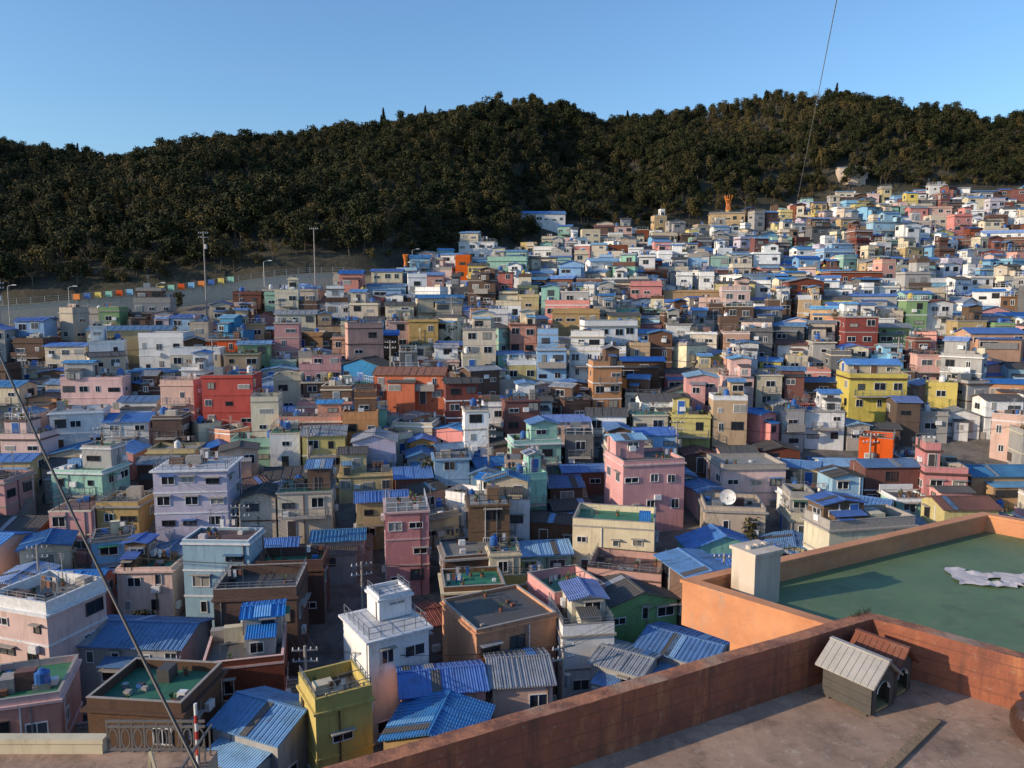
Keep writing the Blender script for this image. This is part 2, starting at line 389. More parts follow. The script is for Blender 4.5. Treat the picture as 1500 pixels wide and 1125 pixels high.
def house(x,y,w,d,H,rot,wall,kind,rm,trim='concrete',det=1,ztop=None,seed=None,upper=True,dens=.8,name=None,tank_p=.45,extra=None,clutter=1):
    rng=random.Random(seed if seed is not None else R.random())
    z=terr(x,y)
    if ztop is not None:
        z0=ztop-H
    else: z0=z+.3
    b=B(); block(b,0,0,w,d,0,H,wall,kind,rm,trim,det,rng,max(4,z0-z+4),dens,clutter,upper,tank_p)
    if det>=1 and rng.random()<.3: stairs(b,w/2+.02,-d/2+.3,0,min(H,2.8),.9,1,'concrete')
    if extra: extra(b,rng)
    PLACED.append((x,y,w,d))
    return b.build(name or CNAME[wall],(x,y,z0),math.radians(rot))

P='plaster_'
def penthouse(x,y,w,d,z,h,wall,rm,rng_seed=3,kind='flat'):
    def ex(b,rng): block(b,x,y,w,d,z,h,wall,kind,rm,'frame_white',2,random.Random(rng_seed),0,.8,0,False,0)
    return ex
house(-10.2,59,5.0,5.6,8.6,32,P+'white','flat','deck_lightgrey','frame_white',2,-26.2,11,False,.85,tank_p=0,clutter=0,extra=penthouse(.9,1.2,2.8,2.6,8.85,1.6,P+'white','deck_lightgrey',5))
house(-12.3,50.5,3.9,4.2,6.4,30,P+'yellow','flat','deck_dark',P+'yellow',2,-27.6,5,False,.9)
house(-1.2,63,7.4,7,8.5,28,P+'salmon','flat','deck_dark',P+'salmon',2,-26.9,8,False,.3,tank_p=0)
house(-5.0,49.5,6.2,5,4,-10,P+'tan','gable','roof_blue','concrete',2,-29.2,3)
house(-16.8,50.5,5.6,5.2,4,-24,P+'grey','gable','roof_blue','concrete',2,-29.2,4)
house(11.4,73,7.0,6,5.8,-16,P+'salmon','flat','deck_rust',P+'darkbrown',2,-26.9,6,False,.8)
house(5.0,69,5.2,5.6,6.5,24,P+'pink','flat','deck_green',P+'pink',2,-27.4,9,False,.6)
house(15.9,91,7.6,6.6,6.2,12,P+'pink','flat','deck_dark',P+'palepink',2,-19.8,10,True,.9)
house(34.4,115,8,6,6,-8,P+'blue','flat','deck_green',P+'blue',2,-18.4,21,False,.6)
house(56.4,120,8.6,6,5.2,-4,P+'yellow','flat','deck_rust',P+'darkbrown',1,-13,13,False,.95,extra=penthouse(0,.8,8,3.6,5.3,1.9,P+'beige','roof_skyblue',7,'gable'))
house(40.4,176,12.5,9,7.5,-6,P+'tan','flat','deck_grey',P+'tan',1,.4,15,False,.3)
house(54.7,181,8.5,8,10,20,P+'white','flat','deck_lightgrey','frame_white',1,4.2,16,True,.9)
house(83,190,12,8,9.0,-5,'brick_red','flat','deck_dark','concrete',1,5.0,17,False,.9)
house(3,214,9.5,8,9.0,-4,P+'white','flat','deck_dark','frame_dark',1,10,18,False,1)
house(-9.5,220,10,6,5,-8,P+'white','flat','deck_grey','frame_white',1,14.2,19,True,.9)
house(-35.8,86,7.8,6.5,7.0,6,P+'lavender','flat','deck_lightgrey','frame_white',2,-19.4,20,False,.75)
house(-63,111,6.8,6,5.6,18,P+'white','flat','deck_lightgrey','frame_white',2,-17,22,False,.6)
house(-56,112,6.0,5.5,4.2,8,P+'white','gable','roof_skyblue','frame_white',2,-18.4,23)
house(-70,142,14,6,4.0,14,P+'yellow','gable','roof_blue','concrete',1,-6.6,24)
house(-61.5,137,7.6,6,6.2,4,P+'white','flat','deck_grey','frame_white',1,-7.6,25,False,1)
house(-11.2,79,4.4,5.6,8.2,10,P+'pink','flat','deck_grey',P+'palepink',2,-22.2,26,False,.8)
house(141,228,20,9,9,-20,'brick_red','flat','deck_grey','concrete',1,15.2,27,True,.8)
house(94,185,16,7,5.6,-3,P+'skyblue','flat','deck_green','frame_white',1,2.6,28,False,.95)
house(48.5,106,13,5.5,4.2,-8,P+'cream','gable','roof_blue','concrete',1,-24,29)
house(61.5,104,9.5,5.5,3.8,-6,P+'grey','gable','roof_blue','concrete',1,-24.6,30)
house(11.2,81,8.5,6,5.6,-12,P+'cream','flat','deck_green','concrete',2,-24.4,31,True,.7)
house(-4.4,76,5.6,5.6,5.6,12,'brick_brown','flat','deck_grey','concrete',2,-26,32,True,.8)
house(-38,60.5,6,5.6,7.2,-18,P+'palepink','flat','deck_grey','frame_white',2,-24.8,33,False,.8)
house(-33.2,50,5,5.6,6.2,18,P+'salmon','flat','deck_green',P+'palepink',2,-26.8,34,False,.8)
house(-24.6,50.5,6.6,5.6,6.0,-6,'brick_brown','flat','deck_green',P+'darkbrown',2,-27.4,35,False,.7,tank_p=0)
house(-31,62,9,5.6,4.6,-4,P+'grey','gable','roof_blue','concrete',2,-28.4,36)
house(-22.6,67,7,6,6.4,6,'brick_brown','flat','deck_dark','brick_brown',2,-26.4,37,False,.7)
house(-21,58,5.8,6,5.8,14,'brick_red','flat','deck_dark',P+'palepink',2,-28,38,True,.7)
house(9.3,59,4.2,4.5,5,-32,P+'grey','gable','roof_greymetal','frame_white',2,-29.2,39)
house(14.4,61,6.2,5.4,4,-34,P+'grey','gable','roof_blue','concrete',2,-29,40)
house(25.5,87,6.6,6,5.6,-8,P+'beige','flat','deck_grey','concrete',2,-24.4,41,False,.8)
house(30,97,8,6.5,6,4,P+'palepink','flat','deck_grey','concrete',2,-21.7,42,False,.9)
house(77,281,12,8,6,-10,P+'tan','flat','deck_grey','concrete',1,28.2,43,False,.8)
house(10.5,268,15,6,3.2,2,P+'white','gable','roof_skyblue','frame_white',1,None,44)
house(138,321,10,7,3.6,-10,P+'beige','gable','roof_greymetal','concrete',1,None,45)
house(-49,174,12,7,6.2,2,P+'beige','flat','deck_grey','concrete',1,.6,46,False,.9)
house(-73,158,7,5,5.2,10,P+'grey','flat','deck_grey','concrete',1,None,47,True,.8)
house(-42.5,116,7.4,5.5,7.6,4,P+'coral','flat','deck_rust',P+'coral',1,-12.4,48,False,.6)  # added house, stands in for a red reflection in the window glass
house(-16,122,11,5.5,4.6,-3,P+'coral','gable','roof_redbrown','concrete',1,-12.6,49,False,.9)  # also added, a reddish reflection turned into a long house
house(-52,93,6.5,5.5,5,-6,P+'mint','flat','deck_green','frame_white',2,None,50)
house(-24,88,6,5.5,5.2,8,P+'cream','flat','deck_green','concrete',2,None,52)
NL=len(PLACED)

WN=['plaster_white']*13+['plaster_cream']*13+['plaster_pink']*9+['plaster_salmon']*8+['plaster_palepink']*8+['plaster_mint']*8+['plaster_skyblue']*7+['plaster_tan']*7+['plaster_grey']*9+['plaster_yellow']*5+['plaster_lavender']*2+['plaster_darkbrown']*7+['plaster_green']*3+['plaster_beige']*11+['plaster_blue']*2+['plaster_orange']*2+['plaster_coral']*1+['brick_red']*8+['brick_brown']*8+['plaster_darkgrey']*3
WF=['plaster_white']*28+['plaster_cream']*14+['plaster_pink']*5+['plaster_palepink']*7+['plaster_mint']*7+['plaster_skyblue']*9+['plaster_tan']*6+['plaster_grey']*8+['plaster_yellow']*5+['plaster_lavender']*2+['plaster_darkbrown']*5+['plaster_beige']*10+['brick_red']*8+['brick_brown']*5+['plaster_darkgrey']*3+['plaster_coral']*1
y0=43.0; row=0
while y0<312:
    x=-.72*y0-12+R.uniform(0,4)
    sc=1.05 if y0<70 else (.93 if y0<105 else .82)
    while x<.72*y0+14:
        w=R.uniform(3.9,7.4)*sc; d=R.uniform(3.8,5.8)*sc
        if R.random()<.12: w+=3.5
        xc=x+w/2; yc=y0+3.2*math.sin(xc/23+row*.35)+R.uniform(-1.2,1.2)
        x+=w+R.choice([.2,.3,.5,.8,1.5])
        if yc>interp(xc,EDGE)-(18 if xc<-40 else 6): continue
        if xc>0 and yc<36: continue
        fct=.82 if yc<90 else .9
        if any(abs(xc-a)<(w+s)/2*fct and abs(yc-c)<(d+e)/2*fct for a,c,s,e in PLACED[:NL]):
            continue
        if -47<xc<-38 and 106<yc<113: st_cap=1
        elif -22<xc<-10 and 112<yc<120: st_cap=1
        else: st_cap=3
        wall=R.choice(WF if yc>165 else WN)
        r=R.random(); st=1 if r<.48 else (2 if r<.9 else 3)
        if yc<60 and st==3: st=2
        st=min(st,st_cap)
        H=st*2.5+R.uniform(-.3,.6)
        kind='gable' if (R.random()<(.72 if st==1 else .4)) else 'flat'
        rm=R.choice(['roof_blue']*11+['roof_skyblue']*3+['roof_slate']*6+['roof_greymetal']*3+['roof_redbrown']*1) if kind=='gable' else R.choice(['deck_green']*5+['deck_grey']*5+['deck_dark']*5+['deck_lightgrey']*2+['deck_rust']*3+['deck_blue']*1)
        rot=9*math.sin(xc/30+yc/50)+R.choice([0,R.uniform(-6,6),R.uniform(-10,10),R.uniform(-38,38)])
        det=2 if yc<95 else (1 if yc<200 else 0)
        trim=R.choice(['concrete','concrete','frame_white',wall,wall,wall,'plaster_cream','plaster_darkbrown'])
        house(xc,yc,w,d,H,rot,wall,kind,rm,trim,det,None,None,True,.85)
    y0+=(5.6 if y0<100 else 4.8)+y0*.003; row+=1
print('houses',len(PLACED))

# ---------------------------------------------------------------- trees
def folmat(name,c1,c2,c3):
    a=N(name); f=a.noise(a.coord(),.9,3); oi=a.n('ShaderNodeObjectInfo')
    base=a.n('ShaderNodeValToRGB'); e=base.color_ramp.elements; e[0].color=(*c1,1); e[1].color=(*c3,1); k=e.new(.55); k.color=(*c2,1)
    a.l(oi.outputs['Random'],base.inputs[0])
    c=a.mix(a.ramp(f,.35,.65),base.outputs[0],a.mix(1,base.outputs[0],(.65,.7,.65),'MULTIPLY')); a.col(c); a.rough(.85)
    a.b.inputs['Specular IOR Level'].default_value=.15; MATS[name]=a.m
folmat('leaf_evergreen',(.028,.036,.014),(.044,.046,.019),(.070,.060,.026))
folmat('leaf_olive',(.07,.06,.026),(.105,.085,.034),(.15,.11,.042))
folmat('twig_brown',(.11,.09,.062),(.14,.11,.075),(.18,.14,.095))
def crown(b,cx,cy,cz,rx,rz,lobes,per,leaf,mat,rng):
    for _ in range(lobes):
        a=rng.uniform(0,6.28); q=rng.uniform(.15,.8); h=rng.uniform(-.6,.85)
        lx=cx+rx*q*math.cos(a)*(1-.3*h*h); ly=cy+rx*q*math.sin(a); lz=cz+rz*h*.85; lr=rx*rng.uniform(.25,.5)
        for _ in range(per):
            d=Vector((rng.gauss(0,1),rng.gauss(0,1),rng.gauss(0,1)+.3)).normalized()
            p=Vector((lx,ly,lz))+d*lr*rng.uniform(.6,1.2); nrm=(d+Vector((rng.uniform(-.8,.8),rng.uniform(-.8,.8),rng.uniform(-.4,.8)))).normalized()
            u=nrm.orthogonal().normalized(); w=nrm.cross(u); t=rng.uniform(0,6.28); u,w=u*math.cos(t)+w*math.sin(t),w*math.cos(t)-u*math.sin(t)
            s=leaf*rng.uniform(.6,1.3); u=u*s*.5; w=w*s*.34
            b.quad([tuple(p-u),tuple(p+w),tuple(p+u),tuple(p-w)],mat)
def branch(b,p,d,L,r,lev,rng,mat='bark'):
    q=p+d*L; b.limb(p,q,r,r*.6,5 if lev>1 else 3,mat)
    if lev==0:
        return
    for _ in range(rng.randint(3,4)):
        nd=(d+Vector((rng.uniform(-.9,.9),rng.uniform(-.9,.9),rng.uniform(-.1,.6)))).normalized()
        branch(b,p+d*L*rng.uniform(.5,1),nd,L*rng.uniform(.55,.8),r*.5,lev-1,rng,mat)
protos=bpy.data.collections.new('forest_tree_kinds')
def mk(name,fn):
    b=B(); fn(b); o=b.build(name,link=False); protos.objects.link(o); return o
def evergreen(seed,rx,rz,H,mat,lobes=11,per=60,leaf=.6):
    def f(b):
        rng=random.Random(seed)
        b.limb((0,0,-1),(0.2,.1,H*.75),.2,.08,6,'bark')
        for k in range(5):
            a=k*1.3; b.limb((.1,0,H*.45),(rx*.6*math.cos(a),rx*.6*math.sin(a),H*.75),.08,.03,4,'bark')
        crown(b,0,0,H-rz*.7,rx,rz,lobes,per,leaf,mat,rng)
    return f
mk('a_broadleaf',evergreen(1,3.3,2.4,5.5,'leaf_evergreen',14))
mk('b_broadleaf',evergreen(2,2.9,2.9,6.2,'leaf_evergreen',13))
mk('c_pine',evergreen(3,2.8,2.2,6.2,'leaf_evergreen',10,60))
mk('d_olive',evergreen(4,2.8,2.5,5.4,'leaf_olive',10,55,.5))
def bare(seed):
    def f(b):
        rng=random.Random(seed); branch(b,Vector((0,0,-.5)),Vector((0,0,1)),3.0,.14,4,rng,'twig_brown')
    return f
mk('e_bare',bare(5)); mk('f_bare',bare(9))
def conifer(b):
    rng=random.Random(12); b.limb((0,0,-1),(0,0,9),.2,.03,6,'bark')
    for i in range(900):
        h=rng.random()**1.3; a=rng.uniform(0,6.28); r=(1-h)*2.1*rng.uniform(.5,1.05); z=1.5+h*7.8-r*.2
        p=Vector((r*math.cos(a),r*math.sin(a),z)); u=Vector((math.cos(a),math.sin(a),-.35))*.4; w=Vector((-math.sin(a),math.cos(a),rng.uniform(-.3,.3)))*.22
        b.quad([tuple(p-u),tuple(p+w),tuple(p+u),tuple(p-w)],'leaf_evergreen')
mk('g_conifer',conifer)
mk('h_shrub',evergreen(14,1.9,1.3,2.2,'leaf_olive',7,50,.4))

pts=[];rots=[];scl=[];idx=[]
yy=165
while yy<426:
    xx=-.73*yy-22
    while xx<.73*yy+22:
        x=xx+R.uniform(-1.8,1.8); y=yy+R.uniform(-1.8,1.8); xx+=3.5
        E=interp(x,EDGE)
        if y<E+7: continue
        if any(abs(x-a)<s/2+1.5 and abs(y-c)<5 for a,c,s in ((10.5,268,15),(138,321,10))): continue
        nn=mnoise.noise(Vector((x/26,y/26,9)))
        if y<E+22 and R.random()<.3: k=7
        else:
            pb=.07+.6*max(0,nn)+(.25*ss(-60,-120,x) if x<-60 else 0)+.15*(1 if y<E+36 else 0)  # extra olive and bare trees on the left hill imitate pale haze
            if y>365 and (-60<x<8 or 90<x<160): pb+=.6  # more olive trees imitate sunlit ridge patches, light put into leaf colour
            r=R.random()
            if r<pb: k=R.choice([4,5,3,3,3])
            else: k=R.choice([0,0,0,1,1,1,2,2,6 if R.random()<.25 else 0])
        pts.append((x,y,terr(x,y)-.3)); rots.append((R.uniform(-.12,.12),R.uniform(-.12,.12),R.uniform(0,6.28)))
        s=R.uniform(.55,1.1)+ (.15 if nn<0 else 0)
        if R.random()<.06: s*=1.25
        scl.append((s,s,s*R.uniform(.85,1.15))); idx.append(k)
    yy+=3.5
me=bpy.data.meshes.new('forest_on_hill'); me.from_pydata(pts,[],[])
a1=me.attributes.new('rot','FLOAT_VECTOR','POINT'); a1.data.foreach_set('vector',[c for r in rots for c in r])
a2=me.attributes.new('scl','FLOAT_VECTOR','POINT'); a2.data.foreach_set('vector',[c for r in scl for c in r])
a3=me.attributes.new('idx','INT','POINT'); a3.data.foreach_set('value',idx)
fo=bpy.data.objects.new('forest_on_hill',me); COL.objects.link(fo)
ng=bpy.data.node_groups.new('scatter','GeometryNodeTree')
ng.interface.new_socket('Geometry',in_out='INPUT',socket_type='NodeSocketGeometry'); ng.interface.new_socket('Geometry',in_out='OUTPUT',socket_type='NodeSocketGeometry')
gi=ng.nodes.new('NodeGroupInput'); go=ng.nodes.new('NodeGroupOutput'); ip=ng.nodes.new('GeometryNodeInstanceOnPoints'); ci=ng.nodes.new('GeometryNodeCollectionInfo')
ci.inputs['Collection'].default_value=protos; ci.inputs['Separate Children'].default_value=True; ci.inputs['Reset Children'].default_value=True
ip.inputs['Pick Instance'].default_value=True
def na(n,t):
    x=ng.nodes.new('GeometryNodeInputNamedAttribute'); x.data_type=t; x.inputs['Name'].default_value=n; return x.outputs[0]
L=ng.links.new
L(gi.outputs[0],ip.inputs['Points']); L(ci.outputs[0],ip.inputs['Instance']); L(na('idx','INT'),ip.inputs['Instance Index'])
L(na('rot','FLOAT_VECTOR'),ip.inputs['Rotation']); L(na('scl','FLOAT_VECTOR'),ip.inputs['Scale']); L(ip.outputs[0],go.inputs[0])
md=fo.modifiers.new('scatter','NODES'); md.node_group=ng
print('trees',len(pts))
for i in range(100):
    k=R.choice([0,1,3,4,5,7,7]); pm=protos.objects[k].data
    y=R.uniform(60,280)**1; x=R.uniform(-.66,.66)*y
    if y>interp(x,EDGE): continue
    o=bpy.data.objects.new({0:'evergreen_tree',1:'evergreen_tree',3:'olive_tree',4:'bare_tree',5:'bare_tree',7:'shrub'}[k],pm); s=R.uniform(.4,.75)
    o.location=(x,y,terr(x,y)+.1); o.scale=(s,s,s); o.rotation_euler=(0,0,R.uniform(0,6)); COL.objects.link(o)

# ---------------------------------------------------------------- upper road, retaining wall, fence
simple('stone_wall',(.46,.41,.33),.9,0,.5)
b=B(); wallx=[-150+i*2.5 for i in range(150)]
pl=[(x,interp(x,EDGE)) for x in wallx]
for (x0,ya),(x1,yb) in zip(pl,pl[1:]):
    z0=village(x0,ya)+RO(x0); z1=village(x1,yb)+RO(x1)
    def Q(x,y,z): return (x,y,z)
    b.quad([Q(x0,ya,z0-5),Q(x1,yb,z1-5),Q(x1,yb,z1+.5),Q(x0,ya,z0+.5)],'stone_wall')
    b.quad([Q(x0,ya-.1,z0+.5),Q(x1,yb-.1,z1+.5),Q(x1,yb+.35,z1+.5),Q(x0,ya+.35,z0+.5)],'plaster_beige')
    b.quad([Q(x0,ya-.1,z0+.3),Q(x1,yb-.1,z1+.3),Q(x1,yb-.1,z1+.5),Q(x0,ya-.1,z0+.5)],'plaster_beige')
    b.quad([Q(x0,ya+.35,z0+.5),Q(x1,yb+.35,z1+.5),Q(x1,yb+.35,z1-.5),Q(x0,ya+.35,z0-.5)],'stone_wall')
b.build('retaining_wall')
a=N('asphalt'); n2=a.noise(a.coord(),2,5); a.col(a.mix(a.ramp(n2,.4,.7),(.05,.05,.05),(.08,.08,.078))); a.rough(.9); MATS['asphalt']=a.m
b=B()
for (x0,ya),(x1,yb) in zip(pl,pl[1:]):
    z0=village(x0,ya)+RO(x0)+.3; z1=village(x1,yb)+RO(x1)+.3
    b.quad([(x0,ya+.36,z0),(x1,yb+.36,z1),(x1,yb+5.5,z1+.3),(x0,ya+5.5,z0+.3)],'asphalt')
    b.quad([(x0,ya+5.5,z0-1),(x0,ya+5.5,z0+.45),(x1,yb+5.5,z1+.45),(x1,yb+5.5,z1-1)],'concrete')
    b.quad([(x0,ya+5.5,z0+.45),(x1,yb+5.5,z1+.45),(x1,yb+6,z1+.45),(x0,ya+6,z0+.45)],'concrete')
b.build('hill_road')
b=B()
for (x0,ya),(x1,yb) in zip(pl,pl[1:]):
    z0=village(x0,ya)+RO(x0)+.5; z1=village(x1,yb)+RO(x1)+.5
    b.limb((x0,ya+.17,z0),(x0,ya+.17,z0+1.3),.06,.06,4,'metal_grey')
    for h in (.4,.8,1.25): b.limb((x0,ya+.17,z0+h),(x1,yb+.17,z1+h),.035,.035,4,'metal_grey')
b.build('road_fence')
b=B()
for i in range(16):
    x=-94+i*2.0; y=interp(x,EDGE)-.3; z=village(x,y)+RO(x)
    m=['orange_paint','tank_blue','plaster_yellow','plaster_mint','plaster_coral','plaster_skyblue'][i%6]
    b.box(x-.7,x+.7,y-.06,y+.06,z+.6,z+1.8,m); b.box(x-.05,x+.05,y+.06,y+.12,z-1,z+1.6,'metal_grey')
b.build('painted_fence_panels')

def pole(x,y,z0,h,name='utility_pole',rot=0,arms=2):
    b=B(); b.cyl(0,0,-1,h,.17,.1,10,'concrete')
    for k in range(arms):
        z=h-.4-k*.9; b.box(-1.0,1.0,-.06,.06,z,z+.1,'metal_grey')
        for s in (-.9,-.45,.45,.9): b.cyl(s,0,z+.1,z+.3,.06,.04,6,'frame_white')
    if arms>1: b.cyl(.38,0,h-3.6,h-2.6,.28,.28,10,'metal_grey'); b.box(0,.4,-.05,.05,h-3.1,h-3.0,'metal_grey')
    b.build(name,(x,y,z0),rot)
def wire(name,p,q,sag,r=.02,n=16,mat='cable_rubber'):
    cu=bpy.data.curves.new(name,'CURVE'); cu.dimensions='3D'; cu.bevel_depth=r; cu.bevel_resolution=1
    sp=cu.splines.new('POLY'); sp.points.add(n)
    for i in range(n+1):
        t=i/n; c=[p[k]+(q[k]-p[k])*t for k in range(3)]; c[2]-=4*sag*t*(1-t); sp.points[i].co=(*c,1)
    cu.materials.append(MATS[mat]); o=bpy.data.objects.new(name,cu); COL.objects.link(o); return o
pole(-64.5,163,terr(-66,163),18.5,rot=.3)
pole(-44.7,176,terr(-45,176),15.5,arms=1)
pole(-97,146,terr(-97,146),13,rot=.5)
for (x,y) in ((-73,159),(-55,172),(-90,157),(-103,158),(-25,195)):
    b=B(); b.cyl(0,0,-1,9,.1,.06,8,'metal_grey'); b.limb((0,0,9),(1.2,0,9.3),.05,.04,5,'metal_grey'); b.box(1.0,1.8,-.14,.14,9.2,9.36,'frame_white'); b.build('street_lamp',(x,y,terr(x,y)))
pp=[]
for (x,y) in ((-46,72),(-28,77),(-14,69),(20,70),(-52,96),(-27,100),(-3,97),(22,101),(46,97),(70,100),(-80,125),(-50,128),(-20,126),(8,130),(38,128),(66,131),(95,135),(-45,150),(-12,153),(20,155),(55,158),(90,160),(118,170),(20,190),(58,205),(95,215),(130,240),(50,240),(90,262),(-16,56.5),(4,57)):
    h=R.uniform(7.5,9.5); pole(x,y,terr(x,y),h,rot=R.uniform(-.6,.6)); pp.append((x,y,terr(x,y)+h-.2))
for i in range(len(pp)):
    ds=sorted(range(len(pp)),key=lambda j:(pp[i][0]-pp[j][0])**2+(pp[i][1]-pp[j][1])**2)[1:4]
    for j in ds:
        for o in (-.7,.2,.8):
            wire('power_line',(pp[i][0]+o,pp[i][1],pp[i][2]),(pp[j][0]+o,pp[j][1],pp[j][2]),.7,.013,10)

def lantern(x,y,z,h,r):
    b=B(); b.cyl(0,0,-4,h*.2,r*.55,r*.55,12,'plaster_yellow')
    for k in range(12):
        a=2*math.pi*k/12; c,s=math.cos(a),math.sin(a)
        b.limb((r*.6*c,r*.6*s,h*.2),(r*.42*c,r*.42*s,h*.5),.1,.09,5,'orange_paint'); b.limb((r*.42*c,r*.42*s,h*.5),(r*c,r*s,h),.09,.1,5,'orange_paint')
    for zz,rr in ((h*.2,r*.62),(h*.5,r*.45),(h*.78,r*.78)): b.cyl(0,0,zz-.1,zz+.12,rr,rr,14,'orange_paint')
    b.build('orange_lantern_tower',(x,y,z))
lantern(77,279,28.3,6.4,1.5); lantern(-26,190,terr(-26,190)+5,3.6,.65)
a=N('mosaic_blue_white'); vo=a.n('ShaderNodeTexVoronoi'); vo.inputs['Scale'].default_value=1.6; a.l(a.coord(),vo.inputs['Vector'])
a.col(a.ramp(vo.outputs['Distance'],.3,.5,(.75,.78,.8,1),(.08,.2,.45,1))); MATS['mosaic']=a.m
b=B()
for i in range(6):
    z0=1.6*math.sin(i*math.pi/12); z1=1.6*math.sin((i+1)*math.pi/12); b.cyl(0,0,z0,z1,4.5*math.cos(i*math.pi/12),4.5*math.cos((i+1)*math.pi/12),24,'mosaic')
b.build('mosaic_dome',(-48,175,.8))
b=B(); b.cyl(0,0,0,.9,.05,.05,8,'metal_grey')
for i in range(5):
    r0=.9*i/5; r1=.9*(i+1)/5
    for k in range(20):
        a0=2*math.pi*k/20; a1=2*math.pi*(k+1)/20
        q=lambda r,t:(r*math.cos(t),-.5*(r/.9)**2*.5+0-.1, 1.2+r*math.sin(t))
        b.quad([q(r0,a0),q(r1,a0),q(r1,a1),q(r0,a1)],'frame_white')
b.limb((0,-.1,.5),(0,-.8,1.2),.02,.02,5,'metal_grey'); b.box(-.06,.06,-.86,-.74,1.14,1.26,'steel_dark')
b.build('satellite_dish',(24.5,85.0,-24.0),math.radians(-20))

# ---------------------------------------------------------------- foreground terrace
a=N('red_weathered_paint')
n1=a.noise(a.coord(),1.3,7,.7); n2=a.noise(a.coord((1,1,.3)),3.5,6,.7); n3=a.noise(a.coord(),9,5,.7)
c=a.mix(a.ramp(n1,.35,.65),(.31,.095,.045),(.17,.055,.035)); c=a.mix(a.ramp(n2,.52,.68),c,(.38,.14,.06)); c=a.mix(a.ramp(n3,.62,.74),c,(.30,.20,.14))
n4=a.noise(a.coord((2.5,2.5,.25)),2.2,6,.7); c=a.mix(a.ramp(n4,.52,.7,(0,0,0,1),(.8,.8,.8,1)),c,(.07,.035,.025))
w=a.n('ShaderNodeTexWave'); w.bands_direction='Z'; w.inputs['Scale'].default_value=1.55; w.inputs['Distortion'].default_value=.6; w.inputs['Detail'].default_value=2; a.l(a.coord(),w.inputs['Vector'])
c=a.mix(a.ramp(w.outputs['Fac'],.0,.06,(.5,.5,.5,1),(0,0,0,1)),c,(.12,.045,.03))
a.col(c); a.rough(.75); a.bump(n3,.5,.03); MATS['red_wall']=a.m
a=N('chipped_coping'); n1=a.noise(a.coord(),4,7,.75); n2=a.noise(a.coord(),1.2,4)
c=a.mix(a.ramp(n1,.42,.6),(.40,.16,.08),(.17,.07,.045)); c=a.mix(a.ramp(n2,.52,.66),c,(.34,.23,.16)); a.col(c); a.rough(.85); a.bump(n1,.6,.03); MATS['coping']=a.m
a=N('terrace_concrete'); n1=a.noise(a.coord(),.8,7,.7); n2=a.noise(a.coord(),6,6,.7); n3=a.noise(a.coord(),2.2,6,.75)
c=a.mix(a.ramp(n1,.38,.62),(.42,.28,.20),(.24,.16,.115)); c=a.mix(a.ramp(n2,.55,.72),c,(.46,.36,.28)); c=a.mix(a.ramp(n3,.52,.68,(0,0,0,1),(.8,.8,.8,1)),c,(.15,.10,.075))
vo=a.n('ShaderNodeTexVoronoi'); vo.feature='DISTANCE_TO_EDGE'; vo.inputs['Scale'].default_value=.4
dn=a.n('ShaderNodeVectorMath',operation='ADD'); nz=a.n('ShaderNodeTexNoise'); nz.inputs['Scale'].default_value=2; cc=a.coord(); a.l(cc,nz.inputs['Vector']); a.l(cc,dn.inputs[0]); a.l(nz.outputs['Color'],dn.inputs[1]); a.l(dn.outputs[0],vo.inputs['Vector'])
c=a.mix(a.ramp(vo.outputs['Distance'],.0,.006,(.5,.5,.5,1),(0,0,0,1)),c,(.14,.09,.06)); a.col(c); a.rough(.9); a.bump(n2,.4,.02); MATS['terrace']=a.m

FZ=-5.0; WT=-4.33
C=Vector((4.87,10.1)); dl=Vector((-6.62,-3.5)).normalized(); dr=Vector((1.35,-1.21)).normalized()
nl=Vector((-dl.y,dl.x)); nl=nl if nl.dot(Vector((0,-1)))>0 else -nl
nr=Vector((-dr.y,dr.x)); nr=nr if nr.dot(Vector((-1,-.2)))>0 else -nr
T=.2
def isect(p,d,q,e):
    t=((q.x-p.x)*e.y-(q.y-p.y)*e.x)/(d.x*e.y-d.y*e.x); return p+d*t
CI=isect(C+nl*T,dl,C+nr*T,dr)
LE=C+dl*13; LI=LE+nl*T; RE=C+dr*15; RI=RE+nr*T
def strip(b,po,pi,qo,qi,z0,z1,mat,top,n=40,sd=0):
    prev=None; L_=(qo-po).length
    for i in range(n+1):
        t=i/n; o=po.lerp(qo,t); k=pi.lerp(qi,t); s=t*L_
        j=.012*mnoise.noise(Vector((s*.9,sd,0)))+.005*mnoise.noise(Vector((s*7,sd,3))); j2=.012*mnoise.noise(Vector((s*.9,sd,.3)))+.005*mnoise.noise(Vector((s*8,sd,8)))
        cur=(o,k,z1+j,z1+j2)
        if prev:
            po_,pk,pz,pz2=prev
            b.quad([(po_.x,po_.y,z0-14),(o.x,o.y,z0-14),(o.x,o.y,cur[2]),(po_.x,po_.y,pz)],mat)
            b.quad([(pk.x,pk.y,z0-.1),(k.x,k.y,z0-.1),(k.x,k.y,cur[3]),(pk.x,pk.y,pz2)],mat)
            b.quad([(po_.x,po_.y,pz),(o.x,o.y,cur[2]),(k.x,k.y,cur[3]),(pk.x,pk.y,pz2)],top)
        prev=cur
b=B()
strip(b,C,CI,LE,LI,FZ,WT,'red_wall','coping',240,1); strip(b,C,CI,RE,RI,FZ,WT,'red_wall','coping',240,1)
b.build('terrace_parapet_wall')
b=B()
b.quad([(CI.x,CI.y,FZ),(LI.x,LI.y,FZ),(LI.x,-9,FZ),(RI.x,-9,FZ),(RI.x,RI.y,FZ)],'terrace')
b.build('terrace_floor')

